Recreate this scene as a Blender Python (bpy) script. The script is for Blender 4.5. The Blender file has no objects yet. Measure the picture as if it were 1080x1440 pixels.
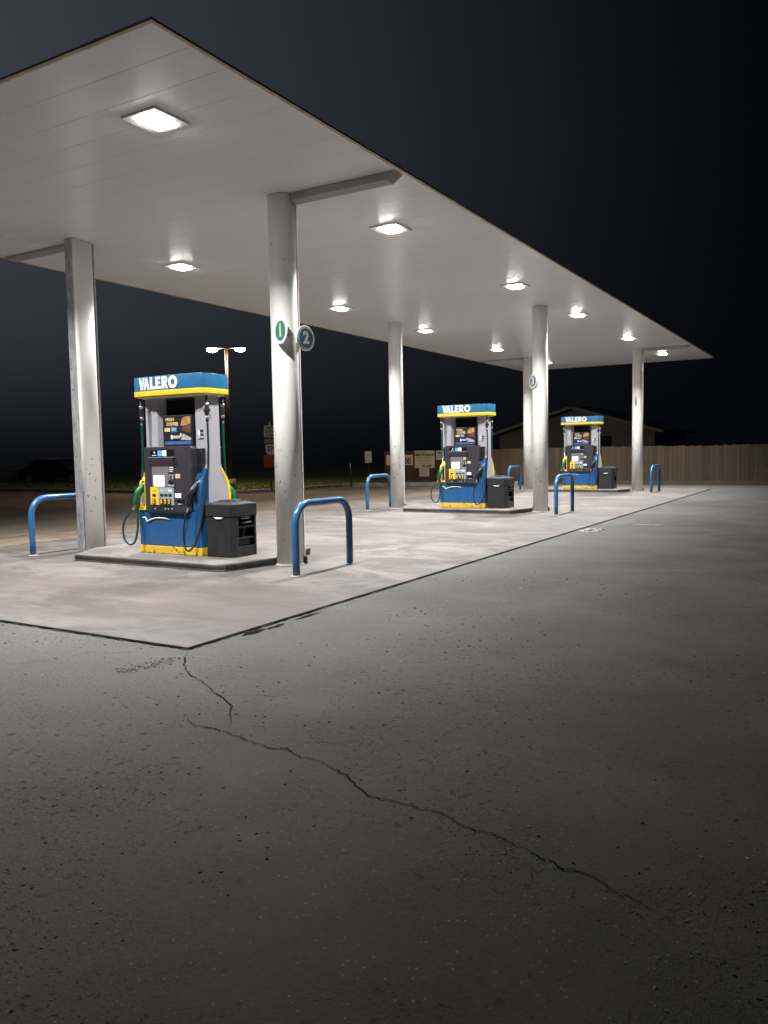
import bpy, bmesh, math, random
from mathutils import Vector, Matrix, Euler
random.seed(7)
R = math.radians
sc = bpy.context.scene
C = sc.collection

# ------------------------------------------------------------------ materials
class NT:
    def __init__(s, name):
        s.m = bpy.data.materials.new(name); s.m.use_nodes = True
        s.t = s.m.node_tree; s.b = s.t.nodes['Principled BSDF']; s.out = s.t.nodes['Material Output']
    def n(s, typ, **kw):
        n = s.t.nodes.new(typ)
        for k, v in kw.items():
            if k == 'i':
                for a, b in v.items(): n.inputs[a].default_value = b
            else: setattr(n, k, v)
        return n
    def l(s, a, b): s.t.links.new(a, b)
    def coord(s, kind='Object', scale=(1, 1, 1), loc=(0, 0, 0)):
        t = s.n('ShaderNodeTexCoord'); m = s.n('ShaderNodeMapping')
        m.inputs['Scale'].default_value = scale; m.inputs['Location'].default_value = loc
        s.l(t.outputs[kind], m.inputs['Vector']); return m.outputs['Vector']
    def noise(s, vec, scale, detail=4, rough=.55, dist=0):
        n = s.n('ShaderNodeTexNoise', i={'Scale': scale, 'Detail': detail, 'Roughness': rough, 'Distortion': dist})
        s.l(vec, n.inputs['Vector']); return n.outputs['Fac']
    def ramp(s, fac, stops):
        r = s.n('ShaderNodeValToRGB'); e = r.color_ramp.elements
        while len(e) < len(stops): e.new(.5)
        for k, (p, c) in enumerate(stops):
            e[k].position = p
            e[k].color = (c, c, c, 1) if isinstance(c, (int, float)) else (*c, 1)
        s.l(fac, r.inputs['Fac']); return r.outputs['Color']
    def mix(s, fac, a, b, mode='MIX'):
        m = s.n('ShaderNodeMix', data_type='RGBA', blend_type=mode)
        for k, v in ((0, fac), (6, a), (7, b)):
            if hasattr(v, 'links') or hasattr(v, 'is_linked'): s.l(v, m.inputs[k])
            elif isinstance(v, (int, float)): m.inputs[k].default_value = v if k == 0 else (v, v, v, 1)
            else: m.inputs[k].default_value = (*v, 1)
        return m.outputs[2]
    def math(s, op, a, b=0.0, clamp=False):
        m = s.n('ShaderNodeMath', operation=op, use_clamp=clamp)
        for k, v in ((0, a), (1, b)):
            if isinstance(v, (int, float)): m.inputs[k].default_value = v
            else: s.l(v, m.inputs[k])
        return m.outputs[0]
    def bump(s, h, strength=.3, dist=.01, prev=None):
        b = s.n('ShaderNodeBump', i={'Strength': strength, 'Distance': dist})
        s.l(h, b.inputs['Height'])
        if prev: s.l(prev, b.inputs['Normal'])
        return b.outputs['Normal']

def simple(name, col, rough=.5, metal=0, var=.12, scale=6, bump=.05, spec=.5, coat=0, bscale=60):
    s = NT(name); v = s.coord()
    f = s.noise(v, scale, 5)
    lo = tuple(c * (1 - var) for c in col); hi = tuple(min(1, c * (1 + var)) for c in col)
    s.l(s.ramp(f, [(.3, lo), (.7, hi)]), s.b.inputs['Base Color'])
    s.l(s.ramp(s.noise(v, scale * 1.7, 4), [(.3, max(0, rough - .08)), (.7, min(1, rough + .08))]), s.b.inputs['Roughness'])
    s.b.inputs['Metallic'].default_value = metal
    s.b.inputs['Specular IOR Level'].default_value = spec
    s.b.inputs['Coat Weight'].default_value = coat
    if bump: s.l(s.bump(s.noise(v, bscale, 3), bump, .004), s.b.inputs['Normal'])
    return s.m

def emit(name, col, strength):
    s = NT(name); s.b.inputs['Base Color'].default_value = (*col, 1)
    s.b.inputs['Emission Color'].default_value = (*col, 1); s.b.inputs['Emission Strength'].default_value = strength
    return s.m

def asphalt_mat(name='aged_asphalt', tint=None):
    s = NT(name); v = s.coord()
    big = s.noise(v, .22, 4, .5); mid = s.noise(v, 1.6, 5, .6); fine = s.noise(v, 55, 6, .7)
    c = s.ramp(big, [(.34, (.080, .0785, .0755)), (.5, (.109, .1065, .101)), (.66, (.140, .135, .127))])
    c = s.mix(.75, c, s.ramp(mid, [(.28, .60), (.48, .97), (.72, 1.22)]), 'MULTIPLY')
    c = s.mix(.9, c, s.ramp(fine, [(.32, .78), (.5, .99), (.68, 1.16)]), 'MULTIPLY')
    vo = s.n('ShaderNodeTexVoronoi', i={'Scale': 95.0}); s.l(v, vo.inputs['Vector'])
    agg = s.ramp(vo.outputs['Distance'], [(.0, 1), (.32, 1), (.5, 0)])
    sel = s.n('ShaderNodeSeparateColor'); s.l(vo.outputs['Color'], sel.inputs[0])
    pick = s.ramp(sel.outputs[0], [(.955, 0), (.97, 1)])
    bright = s.math('MULTIPLY', agg, pick)
    c = s.mix(s.math('MULTIPLY', bright, .55), c, (.32, .31, .29))
    pick2 = s.math('MULTIPLY', agg, s.ramp(sel.outputs[1], [(.8, 0), (.86, 1)]))
    c = s.mix(s.math('MULTIPLY', pick2, .5), c, (.07, .068, .064))
    # ravelled pits, in patches
    patch = s.ramp(s.noise(v, .8, 4, .62), [(.40, .03), (.56, 1)])
    pa = s.ramp(s.noise(v, 24, 3, .6, .4), [(.615, 0), (.66, 1)]); pb = s.ramp(s.noise(v, 52, 3, .6, .3), [(.62, 0), (.66, 1)])
    pit = s.math('MULTIPLY', s.math('MAXIMUM', pa, pb), patch)
    worn = s.ramp(s.noise(s.coord(loc=(5, 9, 0)), .9, 5, .62, .4), [(.46, 0), (.64, 1)])
    c = s.mix(s.math('MULTIPLY', worn, .38), c, (.158, .152, .143))
    c = s.mix(s.math('MULTIPLY', pit, .85), c, (.03, .028, .026))
    # faint dark stains and traffic polish along the lanes
    st = s.noise(s.coord(scale=(.35, 1.5, 1), loc=(3, 1, 0)), .6, 5, .6)
    c = s.mix(s.ramp(st, [(.5, 0), (.75, .4)]), c, (.085, .08, .076))
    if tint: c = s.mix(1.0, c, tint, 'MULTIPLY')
    s.l(c, s.b.inputs['Base Color'])
    s.l(s.ramp(mid, [(.3, .62), (.7, .88)]), s.b.inputs['Roughness'])
    s.b.inputs['Specular IOR Level'].default_value = .18
    grit = s.noise(v, 150, 3, .7)
    h = s.math('ADD', s.math('MULTIPLY', grit, .6), s.math('MULTIPLY', agg, .3))
    h = s.math('SUBTRACT', h, s.math('MULTIPLY', pit, .9))
    n1 = s.bump(h, .5, .005)
    n2 = s.bump(s.noise(v, 7, 3, .55), .12, .02, n1)
    s.l(n2, s.b.inputs['Normal']); return s.m

def concrete_mat(name='pad_concrete', base=(.176, .160, .150), stain=1.0):
    s = NT(name); v = s.coord()
    big = s.noise(v, .35, 5, .6); fine = s.noise(v, 45, 6, .7)
    c = s.ramp(big, [(.34, tuple(x * .62 for x in base)), (.5, tuple(x * .95 for x in base)), (.66, tuple(min(1, x * 1.2) for x in base))])
    c = s.mix(.5, c, s.ramp(fine, [(.3, .78), (.5, 1.), (.7, 1.12)]), 'MULTIPLY')
    # stains drawn out along the driving direction
    vs = s.coord(scale=(.45, 1.9, 1), loc=(1.3, .4, 0))
    st = s.ramp(s.noise(vs, .55, 8, .68, .5), [(.47, 0), (.60, 1)])
    c = s.mix(s.math('MULTIPLY', st, .62 * stain), c, (.095, .08, .071))
    mo = s.ramp(s.noise(s.coord(scale=(.8, 1.3, 1), loc=(4, 8, 0)), 1.3, 8, .7, .8), [(.45, 0), (.57, 1)])
    c = s.mix(s.math('MULTIPLY', mo, .75 * stain), c, tuple(x * .40 for x in base))
    st2 = s.ramp(s.noise(s.coord(scale=(.6, 2.6, 1), loc=(7, 2, 0)), 1.7, 5, .6), [(.55, 0), (.74, 1)])
    c = s.mix(s.math('MULTIPLY', st2, .5 * stain), c, (.11, .097, .088))
    # scrapes and dark drag marks along the lane
    dm = s.ramp(s.noise(s.coord(scale=(.9, 9, 1), loc=(1, 3, 0)), 2.2, 4, .6, .3), [(.64, 0), (.68, 1)])
    c = s.mix(s.math('MULTIPLY', dm, .6 * stain), c, (.06, .052, .047))
    # drips and small spots
    sp = s.ramp(s.noise(s.coord(scale=(.7, 1.2, 1)), 7.5, 3, .6, .6), [(.655, 0), (.70, 1)])
    c = s.mix(s.math('MULTIPLY', sp, .75 * stain), c, (.085, .075, .068))
    if name == 'pad_concrete':   # years of tyre marks and drips where cars pull up on the near side
        yy = s.n('ShaderNodeSeparateXYZ'); s.l(v, yy.inputs[0])
        band = s.ramp(s.math('DIVIDE', yy.outputs['Y'], 10.0), [(.42, .35), (.50, .9), (.58, .75), (.68, .12)])
        blot = s.ramp(s.noise(s.coord(scale=(.7, 1.1, 1), loc=(2.2, .6, 0)), .9, 6, .62, .4), [(.34, .5), (.62, 1)])
        c = s.mix(s.math('MULTIPLY', s.math('MULTIPLY', band, blot), .92), c, (.086, .071, .066))
    lt = s.ramp(s.noise(s.coord(scale=(.4, 2.2, 1)), 1.8, 6, .7), [(.55, 0), (.75, .3)])
    c = s.mix(lt, c, tuple(min(1, x * 1.25) for x in base))
    s.l(c, s.b.inputs['Base Color'])
    s.l(s.ramp(big, [(.3, .55), (.7, .8)]), s.b.inputs['Roughness'])
    s.b.inputs['Specular IOR Level'].default_value = .4
    s.l(s.bump(fine, .25, .004, s.bump(s.noise(v, 4, 4), .2, .01)), s.b.inputs['Normal']); return s.m

def column_paint():
    s = NT('cream_column_paint'); v = s.coord()
    f = s.noise(v, 3, 5); c = s.ramp(f, [(.3, (.81, .805, .765)), (.7, (.87, .865, .83))])
    # vertical rain dirt
    d = s.noise(s.coord(scale=(1, 1, .08)), 14, 4); c = s.mix(s.ramp(d, [(.58, 0), (.8, .10)]), c, (.55, .52, .45))
    sep = s.n('ShaderNodeSeparateXYZ'); s.l(s.coord(), sep.inputs[0])
    z = sep.outputs['Z']
    zone = s.ramp(s.math('DIVIDE', z, 4.4), [(0, .5), (.08, .35), (.2, .8), (.32, .8), (.42, .15), (.7, .1), (1, .2)])
    oi = s.n('ShaderNodeObjectInfo')
    off = s.n('ShaderNodeVectorMath', operation='ADD'); s.l(s.coord(scale=(1, 1, .55)), off.inputs[0])
    cmb = s.n('ShaderNodeCombineXYZ'); rnd = s.math('MULTIPLY', oi.outputs['Random'], 40)
    s.l(rnd, cmb.inputs['X']); s.l(rnd, cmb.inputs['Z']); s.l(cmb.outputs[0], off.inputs[1])
    chip = s.noise(off.outputs[0], 22, 3, .6, .3)
    chip = s.math('ADD', chip, s.math('MULTIPLY', zone, .14))
    chip = s.ramp(chip, [(.758, 0), (.776, 1)])
    c = s.mix(chip, c, (.07, .055, .045))
    scuff = s.math('MULTIPLY', s.ramp(s.noise(s.coord(scale=(1, 1, 4)), 9, 4), [(.62, 0), (.75, 1)]), s.ramp(z, [(.15, .6), (1.3, 0)]))
    c = s.mix(s.math('MULTIPLY', scuff, .4), c, (.3, .28, .25))
    s.l(c, s.b.inputs['Base Color']); s.b.inputs['Roughness'].default_value = .42
    s.l(s.bump(s.noise(v, 5, 2), .05, .006), s.b.inputs['Normal']); return s.m

def galv_mat():
    s = NT('galvanised_steel'); v = s.coord(scale=(1, 1, .35))
    f = s.noise(v, 16, 5, .65)
    s.l(s.ramp(f, [(.3, (.26, .27, .28)), (.5, (.42, .43, .44)), (.7, (.62, .62, .6))]), s.b.inputs['Base Color'])
    s.b.inputs['Metallic'].default_value = .5
    s.l(s.ramp(f, [(.3, .5), (.7, .3)]), s.b.inputs['Roughness'])
    s.l(s.bump(s.noise(v, 30, 3), .3, .01), s.b.inputs['Normal']); return s.m

def wood_mat(name, dark, light):
    s = NT(name); g = s.n('ShaderNodeNewGeometry')
    t = s.ramp(g.outputs['Random Per Island'], [(0, dark), (.35, tuple((a + b) / 2 for a, b in zip(dark, light))), (1, light)])
    gr = s.noise(s.coord(scale=(9, 9, .5)), 5, 6, .7)
    c = s.mix(.8, t, s.ramp(gr, [(.3, .6), (.7, 1.25)]), 'MULTIPLY')
    st = s.noise(s.coord(scale=(.35, 1, .7)), 1.1, 4); c = s.mix(s.ramp(st, [(.45, 0), (.7, .5)]), c, tuple(x * .45 for x in dark))
    s.l(c, s.b.inputs['Base Color']); s.b.inputs['Roughness'].default_value = .85
    s.l(s.bump(gr, .4, .006), s.b.inputs['Normal']); return s.m

def ceiling_mat():
    s = NT('white_deck_panel'); v = s.coord(); g = s.n('ShaderNodeNewGeometry')
    c = s.ramp(g.outputs['Random Per Island'], [(0, (.885, .90, .925)), (1, (.90, .92, .945))])
    d = s.noise(s.coord(scale=(.25, 2, 1)), 1.4, 5, .6); c = s.mix(s.ramp(d, [(.52, 0), (.8, .15)]), c, (.66, .66, .66))
    s.l(c, s.b.inputs['Base Color']); s.b.inputs['Roughness'].default_value = .3; s.b.inputs['Coat Weight'].default_value = .25; s.b.inputs['Coat Roughness'].default_value = .32
    s.l(s.bump(s.noise(s.coord(scale=(.5, 3, 1)), 1.3, 3), .15, .02), s.b.inputs['Normal']); return s.m

def grass_mat():
    s = NT('dull_grass'); g = s.n('ShaderNodeNewGeometry')
    s.l(s.ramp(s.noise(s.coord(), 1.2, 5, .7), [(.3, (.085, .11, .03)), (.7, (.17, .20, .075))]), s.b.inputs['Base Color'])
    s.b.inputs['Roughness'].default_value = .9
    s.l(s.bump(s.noise(s.coord(), 25, 4), .8, .05), s.b.inputs['Normal']); return s.m

def stone_mat():
    s = NT('gravel_stone'); g = s.n('ShaderNodeNewGeometry')
    s.l(s.ramp(g.outputs['Random Per Island'], [(0, (.05, .048, .045)), (.6, (.15, .145, .135)), (.9, (.26, .25, .23)), (1, (.5, .49, .46))]), s.b.inputs['Base Color'])
    s.b.inputs['Roughness'].default_value = .8; return s.m

def rusty(name, col, rough, th=.66, rust=(.16, .06, .02), coat=0, scale=11):
    s = NT(name); v = s.coord(); f = s.noise(v, 4, 5)
    c = s.ramp(f, [(.3, tuple(x * .82 for x in col)), (.7, tuple(min(1, x * 1.12) for x in col))])
    sep = s.n('ShaderNodeSeparateXYZ'); s.l(v, sep.inputs[0])
    low = s.ramp(sep.outputs['Z'], [(0, .09), (.16, 0)])
    k = s.ramp(s.math('ADD', s.noise(v, scale, 5, .65, .4), low), [(th, 0), (th + .025, 1)])
    c = s.mix(k, c, rust); s.l(c, s.b.inputs['Base Color'])
    s.l(s.mix(k, rough, .85), s.b.inputs['Roughness']); s.b.inputs['Coat Weight'].default_value = coat
    s.l(s.bump(s.noise(v, 30, 3), .08, .004), s.b.inputs['Normal']); return s.m

M = {}
M['asphalt'] = asphalt_mat()
M['roadlamplit'] = asphalt_mat('lamplit_road_asphalt', (1.75, 1.46, 1.22))  # asphalt multiplied lighter and browner: warm lamplight put into the colour
M['concrete'] = concrete_mat()
M['island'] = concrete_mat('island_concrete', (.19, .176, .164), .8)
M['kerb'] = concrete_mat('kerb_concrete', (.36, .34, .31), .7)
M['sealant'] = simple('black_sealant', (.008, .0075, .007), .9, var=.4, scale=12, bump=.5, bscale=30, spec=.05)
M['patchfill'] = simple('pale_patch_fill', (.30, .29, .27), .8, 0, .35, 14, .4)
M['steeledge'] = simple('worn_steel_edge', (.06, .05, .047), .55, .3, .5, 9, .3)
M['ceiling'] = ceiling_mat()
M['fascia'] = simple('dark_fascia', (.035, .045, .055), .5, 0, .2, 2)
M['fasciatrim'] = simple('bronze_trim', (.46, .37, .27), .45, .2, .3, 4)
M['beam'] = simple('grey_beam_paint', (.36, .36, .36), .5, 0, .1, 3)
M['cream'] = column_paint()
M['galv'] = galv_mat()
M['fixture'] = simple('white_fixture', (.7, .7, .7), .35, 0, .05, 3, 0)
M['lens'] = emit('led_lens', (1, .975, .94), 80)
M['streetlens'] = emit('lamp_lens', (1, .76, .50), 320)
M['hoop'] = rusty('blue_hoop_paint', (.026, .125, .28), .3, .70, (.07, .045, .03), .2)
M['blue'] = simple('pump_blue', (.016, .092, .245), .25, 0, .1, 3, .03, .5, .3)
M['signblue'] = simple('sign_blue', (.03, .165, .345), .3, 0, .06, 2, .0)
M['yellow'] = simple('pump_yellow', (.86, .58, .02), .4, 0, .1, 5, .04)
M['baseyellow'] = rusty('scuffed_yellow', (.74, .49, .03), .5, .67, (.20, .09, .02), 0, 9)
M['lavender'] = simple('pump_grey', (.42, .42, .46), .36, .15, .07, 3, .03)
M['black'] = simple('black_plastic', (.016, .016, .018), .42, 0, .2, 6, .08)
M['panel'] = simple('charcoal_panel', (.036, .034, .042), .4, 0, .15, 4, .05)
M['rubber'] = simple('hose_rubber', (.014, .014, .015), .45, 0, .3, 10, .1)
M['greenhose'] = simple('green_hose', (.005, .055, .041), .4, 0, .15, 8, .05)
M['greenplastic'] = simple('green_plastic', (.01, .16, .05), .38, 0, .15, 9, .05)
M['chrome'] = simple('dull_chrome', (.6, .6, .62), .25, .9, .1, 12, .05)
M['white'] = simple('white_vinyl', (.82, .82, .82), .4, 0, .03, 3, 0)
M['soffit'] = simple('white_soffit', (.8, .8, .78), .45, 0, .05, 3, 0)
M['darkglass'] = simple('dark_glass', (.012, .012, .014), .12, 0, .1, 3, 0)
M['greyplate'] = simple('grey_keypad_plate', (.16, .16, .175), .4, 0, .1, 6, .03)
M['gradegrey'] = simple('grade_grey', (.30, .36, .40), .4, 0, .08, 6, 0)
M['beige'] = simple('beige_label', (.62, .50, .38), .6, 0, .1, 9, 0)
M['peach'] = simple('ad_orange', (.45, .23, .09), .5, 0, .35, 16, 0)
M['adbrown'] = simple('ad_brown', (.10, .05, .035), .5, 0, .4, 20, 0)
M['adyellow'] = simple('ad_yellow', (.58, .46, .2), .5, 0, .2, 22, 0)
M['cream2'] = simple('pale_yellow_vinyl', (.80, .74, .45), .45, 0, .05, 3, 0)
M['adblue'] = simple('ad_blue', (.05, .13, .33), .5, 0, .2, 12, 0)
M['adgrey'] = simple('ad_grey', (.40, .40, .42), .5, 0, .2, 18, 0)
M['screenwhite'] = emit('lit_screen_white', (.95, .97, 1), .95)
M['screenblue'] = emit('lit_screen_blue', (.10, .22, .85), .8)
M['screenpale'] = emit('lit_screen_pale', (.70, .85, 1), .9)
M['binblack'] = simple('bin_charcoal', (.017, .0175, .02), .5, 0, .3, 7, .15)
M['tealsign'] = simple('teal_disc', (.035, .20, .23), .45, 0, .06, 3, 0)
M['lime'] = simple('lime_numeral', (.70, .72, .10), .45, 0, .05, 3, 0)
M['signwhite'] = simple('sign_white', (.78, .78, .78), .45, 0, .05, 3, 0)
M['slatesign'] = simple('slate_disc', (.10, .17, .22), .5, 0, .1, 3, 0)
M['wood'] = wood_mat('weathered_fence_wood', (.036, .0235, .012), (.060, .042, .023))
M['woodlit'] = wood_mat('lamplit_fence_wood', (.075, .045, .026), (.115, .074, .046))  # lamp light on the left fence section put into the wood colour
M['board'] = wood_mat('fence_bottom_board', (.055, .041, .026), (.07, .053, .034))
M['banner'] = simple('beige_banner', (.84, .74, .64), .7, 0, .08, 3, .1)
M['ink'] = simple('black_ink', (.02, .018, .018), .6, 0, .2, 9, 0)
M['faintink'] = simple('faded_ink', (.30, .25, .21), .6, 0, .2, 9, 0)
M['polesteel'] = simple('grey_pole', (.032, .030, .028), .5, .3, .12, 5, .05)
M['orange'] = simple('faded_orange', (.50, .12, .05), .6, 0, .25, 5, .1)
M['siding'] = simple('house_siding', (.36, .34, .33), .8, 0, .1, 2, .1)
M['shingle'] = simple('roof_shingle', (.13, .125, .12), .9, 0, .2, 8, .3)
M['housetrim'] = simple('house_trim', (.5, .48, .46), .7, 0, .05, 2, 0)
M['carpaint'] = simple('dark_car_paint', (.02, .021, .024), .3, .2, .1, 3, 0, .5, .3)
M['grass'] = grass_mat()
M['stone'] = stone_mat()
M['woodpole'] = simple('utility_pole_wood', (.30, .27, .24), .9, 0, .3, 6, .3)

# ------------------------------------------------------------------ mesh builder
class MB:
    def __init__(s): s.bm = bmesh.new(); s.mats = []
    def mi(s, m):
        m = M[m]
        if m not in s.mats: s.mats.append(m)
        return s.mats.index(m)
    def _done(s, before, m, smooth=False, mtx=None):
        i = s.mi(m); new = [f for f in s.bm.faces if f not in before]
        for f in new: f.material_index = i; f.smooth = smooth
        if mtx is not None:
            vs = {v for f in new for v in f.verts}
            bmesh.ops.transform(s.bm, matrix=mtx, verts=list(vs))
        return new
    def box(s, c, size, m, bev=0.0, rot=None, seg=2):
        b = set(s.bm.faces)
        r = bmesh.ops.create_cube(s.bm, size=1)
        bmesh.ops.scale(s.bm, vec=size, verts=r['verts'])
        if bev:
            ed = list({e for v in r['verts'] for e in v.link_edges})
            bmesh.ops.bevel(s.bm, geom=ed, offset=bev, segments=seg, affect='EDGES', profile=.6)
        mt = Matrix.Translation(c)
        if rot: mt = mt @ Euler(rot).to_matrix().to_4x4()
        s._done(b, m, False, mt); return s
    def bx(s, x0, x1, y0, y1, z0, z1, m, bev=0.0, seg=2):
        return s.box(((x0 + x1) / 2, (y0 + y1) / 2, (z0 + z1) / 2), (x1 - x0, y1 - y0, z1 - z0), m, bev, None, seg)
    def prism(s, poly, axis, a, b, m, bev=0, smooth=False):
        """poly 2D; axis 'x': (y,z), 'y': (x,z), 'z': (x,y)"""
        bf = set(s.bm.faces)
        P = {'x': lambda u, v, w: (w, u, v), 'y': lambda u, v, w: (u, w, v), 'z': lambda u, v, w: (u, v, w)}[axis]
        va = [s.bm.verts.new(P(u, v, a)) for u, v in poly]; vb = [s.bm.verts.new(P(u, v, b)) for u, v in poly]
        fs = [s.bm.faces.new(va), s.bm.faces.new(vb[::-1])]
        n = len(poly)
        for i in range(n): fs.append(s.bm.faces.new((va[i], vb[i], vb[(i + 1) % n], va[(i + 1) % n])))
        bmesh.ops.recalc_face_normals(s.bm, faces=fs)
        if bev:
            ed = list({e for f in fs[:2] for e in f.edges})
            bmesh.ops.bevel(s.bm, geom=ed, offset=bev, segments=2, affect='EDGES', profile=.6)
        nf = s._done(bf, m)
        if smooth:
            for f in nf:
                if len(f.verts) == 4: f.smooth = True
        return s
    def tube(s, pts, r, m, seg=12, sub=0, caps=True):
        pts = [Vector(p) for p in pts]
        rs = list(r) if isinstance(r, (list, tuple)) else [r] * len(pts)
        if sub:
            P, Q = [], []
            n = len(pts)
            for i in range(n - 1):
                p0, p1, p2, p3 = pts[max(i - 1, 0)], pts[i], pts[i + 1], pts[min(i + 2, n - 1)]
                for k in range(sub):
                    t = k / sub
                    P.append(.5 * ((2 * p1) + (p2 - p0) * t + (2 * p0 - 5 * p1 + 4 * p2 - p3) * t * t + (3 * p1 - p0 - 3 * p2 + p3) * t ** 3))
                    Q.append(rs[i] * (1 - t) + rs[i + 1] * t)
            P.append(pts[-1]); Q.append(rs[-1]); pts, rs = P, Q
        bf = set(s.bm.faces); rings = []; prev = None
        for i, p in enumerate(pts):
            t = (pts[min(i + 1, len(pts) - 1)] - pts[max(i - 1, 0)])
            if t.length < 1e-9: t = Vector((0, 0, 1))
            t.normalize()
            if prev is None:
                u = t.orthogonal().normalized()
            else:
                u = prev - t * prev.dot(t); u.normalize()
            prev = u; w = t.cross(u)
            rings.append([s.bm.verts.new(p + (u * math.cos(2 * math.pi * k / seg) + w * math.sin(2 * math.pi * k / seg)) * rs[i]) for k in range(seg)])
        fs = []
        for a, b in zip(rings, rings[1:]):
            for k in range(seg): fs.append(s.bm.faces.new((a[k], a[(k + 1) % seg], b[(k + 1) % seg], b[k])))
        if caps:
            fs.append(s.bm.faces.new(rings[0][::-1])); fs.append(s.bm.faces.new(rings[-1]))
        s._done(bf, m, True)
        if caps:
            fs[-1].smooth = fs[-2].smooth = False
        return s
    def cyl(s, c, r, h, m, seg=32, r2=None):
        return s.tube([c, (c[0], c[1], c[2] + h)], [r, r if r2 is None else r2], m, seg)
    def text(s, txt, size, loc, m, rot=(math.pi / 2, 0, 0), bold=0.0, ext=.002, sx=1.0, align='CENTER'):
        cu = bpy.data.curves.new('t', 'FONT'); cu.body = txt; cu.size = size; cu.offset = bold; cu.extrude = ext
        cu.align_x = align; cu.align_y = 'CENTER'; cu.resolution_u = 3
        o = bpy.data.objects.new('t', cu); C.objects.link(o); bpy.context.view_layer.update()
        me = bpy.data.meshes.new_from_object(o.evaluated_get(bpy.context.evaluated_depsgraph_get()))
        bpy.data.objects.remove(o); bpy.data.curves.remove(cu)
        bf = set(s.bm.faces); s.bm.from_mesh(me); bpy.data.meshes.remove(me)
        s._done(bf, m, False, Matrix.Translation(loc) @ Euler(rot).to_matrix().to_4x4() @ Matrix.Diagonal((sx, 1, 1, 1)))
        return s
    def build(s, name, parent=None, loc=(0, 0, 0), rot=(0, 0, 0)):
        me = bpy.data.meshes.new(name); s.bm.to_mesh(me); s.bm.free()
        for m in s.mats: me.materials.append(m)
        o = bpy.data.objects.new(name, me); C.objects.link(o)
        o.location = loc; o.rotation_euler = rot
        if parent: o.parent = parent
        return o

def tag(o, label=None, cat=None, group=None, kind=None):
    if label: o['label'] = label
    if cat: o['category'] = cat
    if group: o['group'] = group
    if kind: o['kind'] = kind
    return o
def empty(name, loc, label, cat, group=None, rz=0):
    o = bpy.data.objects.new(name, None); C.objects.link(o); o.location = loc; o.rotation_euler = (0, 0, rz)
    o.empty_display_size = .2
    return tag(o, label, cat, group)
KIDS = {}
def kids(o): return [c for c in bpy.data.objects if c.parent == o]
def copy_tree(o, parent=None):
    c = o.copy(); C.objects.link(c)
    if parent: c.parent = parent
    for ch in kids(o): copy_tree(ch, c)
    return c
def struct(mb, name): return tag(mb.build(name), kind='structure')

LAMP_W, SPREAD = 250, 133
XL_, XR_ = -9.54, -5.96
ROWS = (7.885, 16.79, 25.64)
XL, XR = -9.456, -5.90
CX0, CX1, CY0, CY1, CH = -11.338, -4.343, 4.246, 29.9, 4.431
IZ = .10

# ------------------------------------------------------------------ the setting
g = MB(); bf = set()
vs = [g.bm.verts.new(p) for p in ((-160, -90, 0), (120, -90, 0), (120, 190, 0), (-160, 190, 0))]
g.bm.faces.new(vs); g._done(set(), 'asphalt'); struct(g, 'ground')

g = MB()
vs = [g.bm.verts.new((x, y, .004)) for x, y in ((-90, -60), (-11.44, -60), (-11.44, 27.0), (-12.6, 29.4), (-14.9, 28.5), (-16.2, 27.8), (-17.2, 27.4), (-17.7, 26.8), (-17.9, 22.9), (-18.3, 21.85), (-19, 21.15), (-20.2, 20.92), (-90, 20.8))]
g.bm.faces.new(vs); g._done(set(), 'roadlamplit'); struct(g, 'road')
PX0, PX1, PY0, PY1 = -11.4, -4.066, 4.098, 27.75
p = MB(); p.bx(PX0, PX1, PY0, PY1, -.05, .014, 'concrete', .006); struct(p, 'concrete_pad')

def strip(mb, pts, w, z, m, jag=.25, step=.05, minw=.2):
    """irregular flat ribbon lying on the ground"""
    P = [Vector((a[0], a[1], 0)) for a in pts]; out = []
    for a, b in zip(P, P[1:]):
        n = max(1, int((b - a).length / step))
        for k in range(n): out.append(a.lerp(b, k / n))
    out.append(P[-1]); bf = set(mb.bm.faces); prev = None; N = len(out)
    for i, q in enumerate(out):
        t = (out[min(i + 1, N - 1)] - out[max(i - 1, 0)]).normalized(); nn = Vector((-t.y, t.x, 0))
        ww = w(i / max(1, N - 1)) if callable(w) else w
        c = q + nn * random.uniform(-jag, jag) * ww * 1.6
        hw = ww * random.uniform(minw, 1) * .5 + ww * .12
        va = mb.bm.verts.new(c + nn * hw + Vector((0, 0, z))); vb = mb.bm.verts.new(c - nn * hw + Vector((0, 0, z)))
        if prev: mb.bm.faces.new((prev[0], prev[1], vb, va))
        prev = (va, vb)
    mb._done(bf, m)
s_ = MB()
strip(s_, [(PX0 - .012, PY0 - .012), (PX1 + .012, PY0 - .012)], .024, .009, 'sealant', .2, .05, .3)
strip(s_, [(PX1 + .012, PY0 - .012), (PX1 + .012, PY1)], .028, .0092, 'sealant', .2, .05, .25)
strip(s_, [(PX0 - .02, PY0), (PX0 - .02, PY1)], .07, .0094, 'sealant', .15, .08, .3)
struct(s_, 'pavement_joint')

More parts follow.
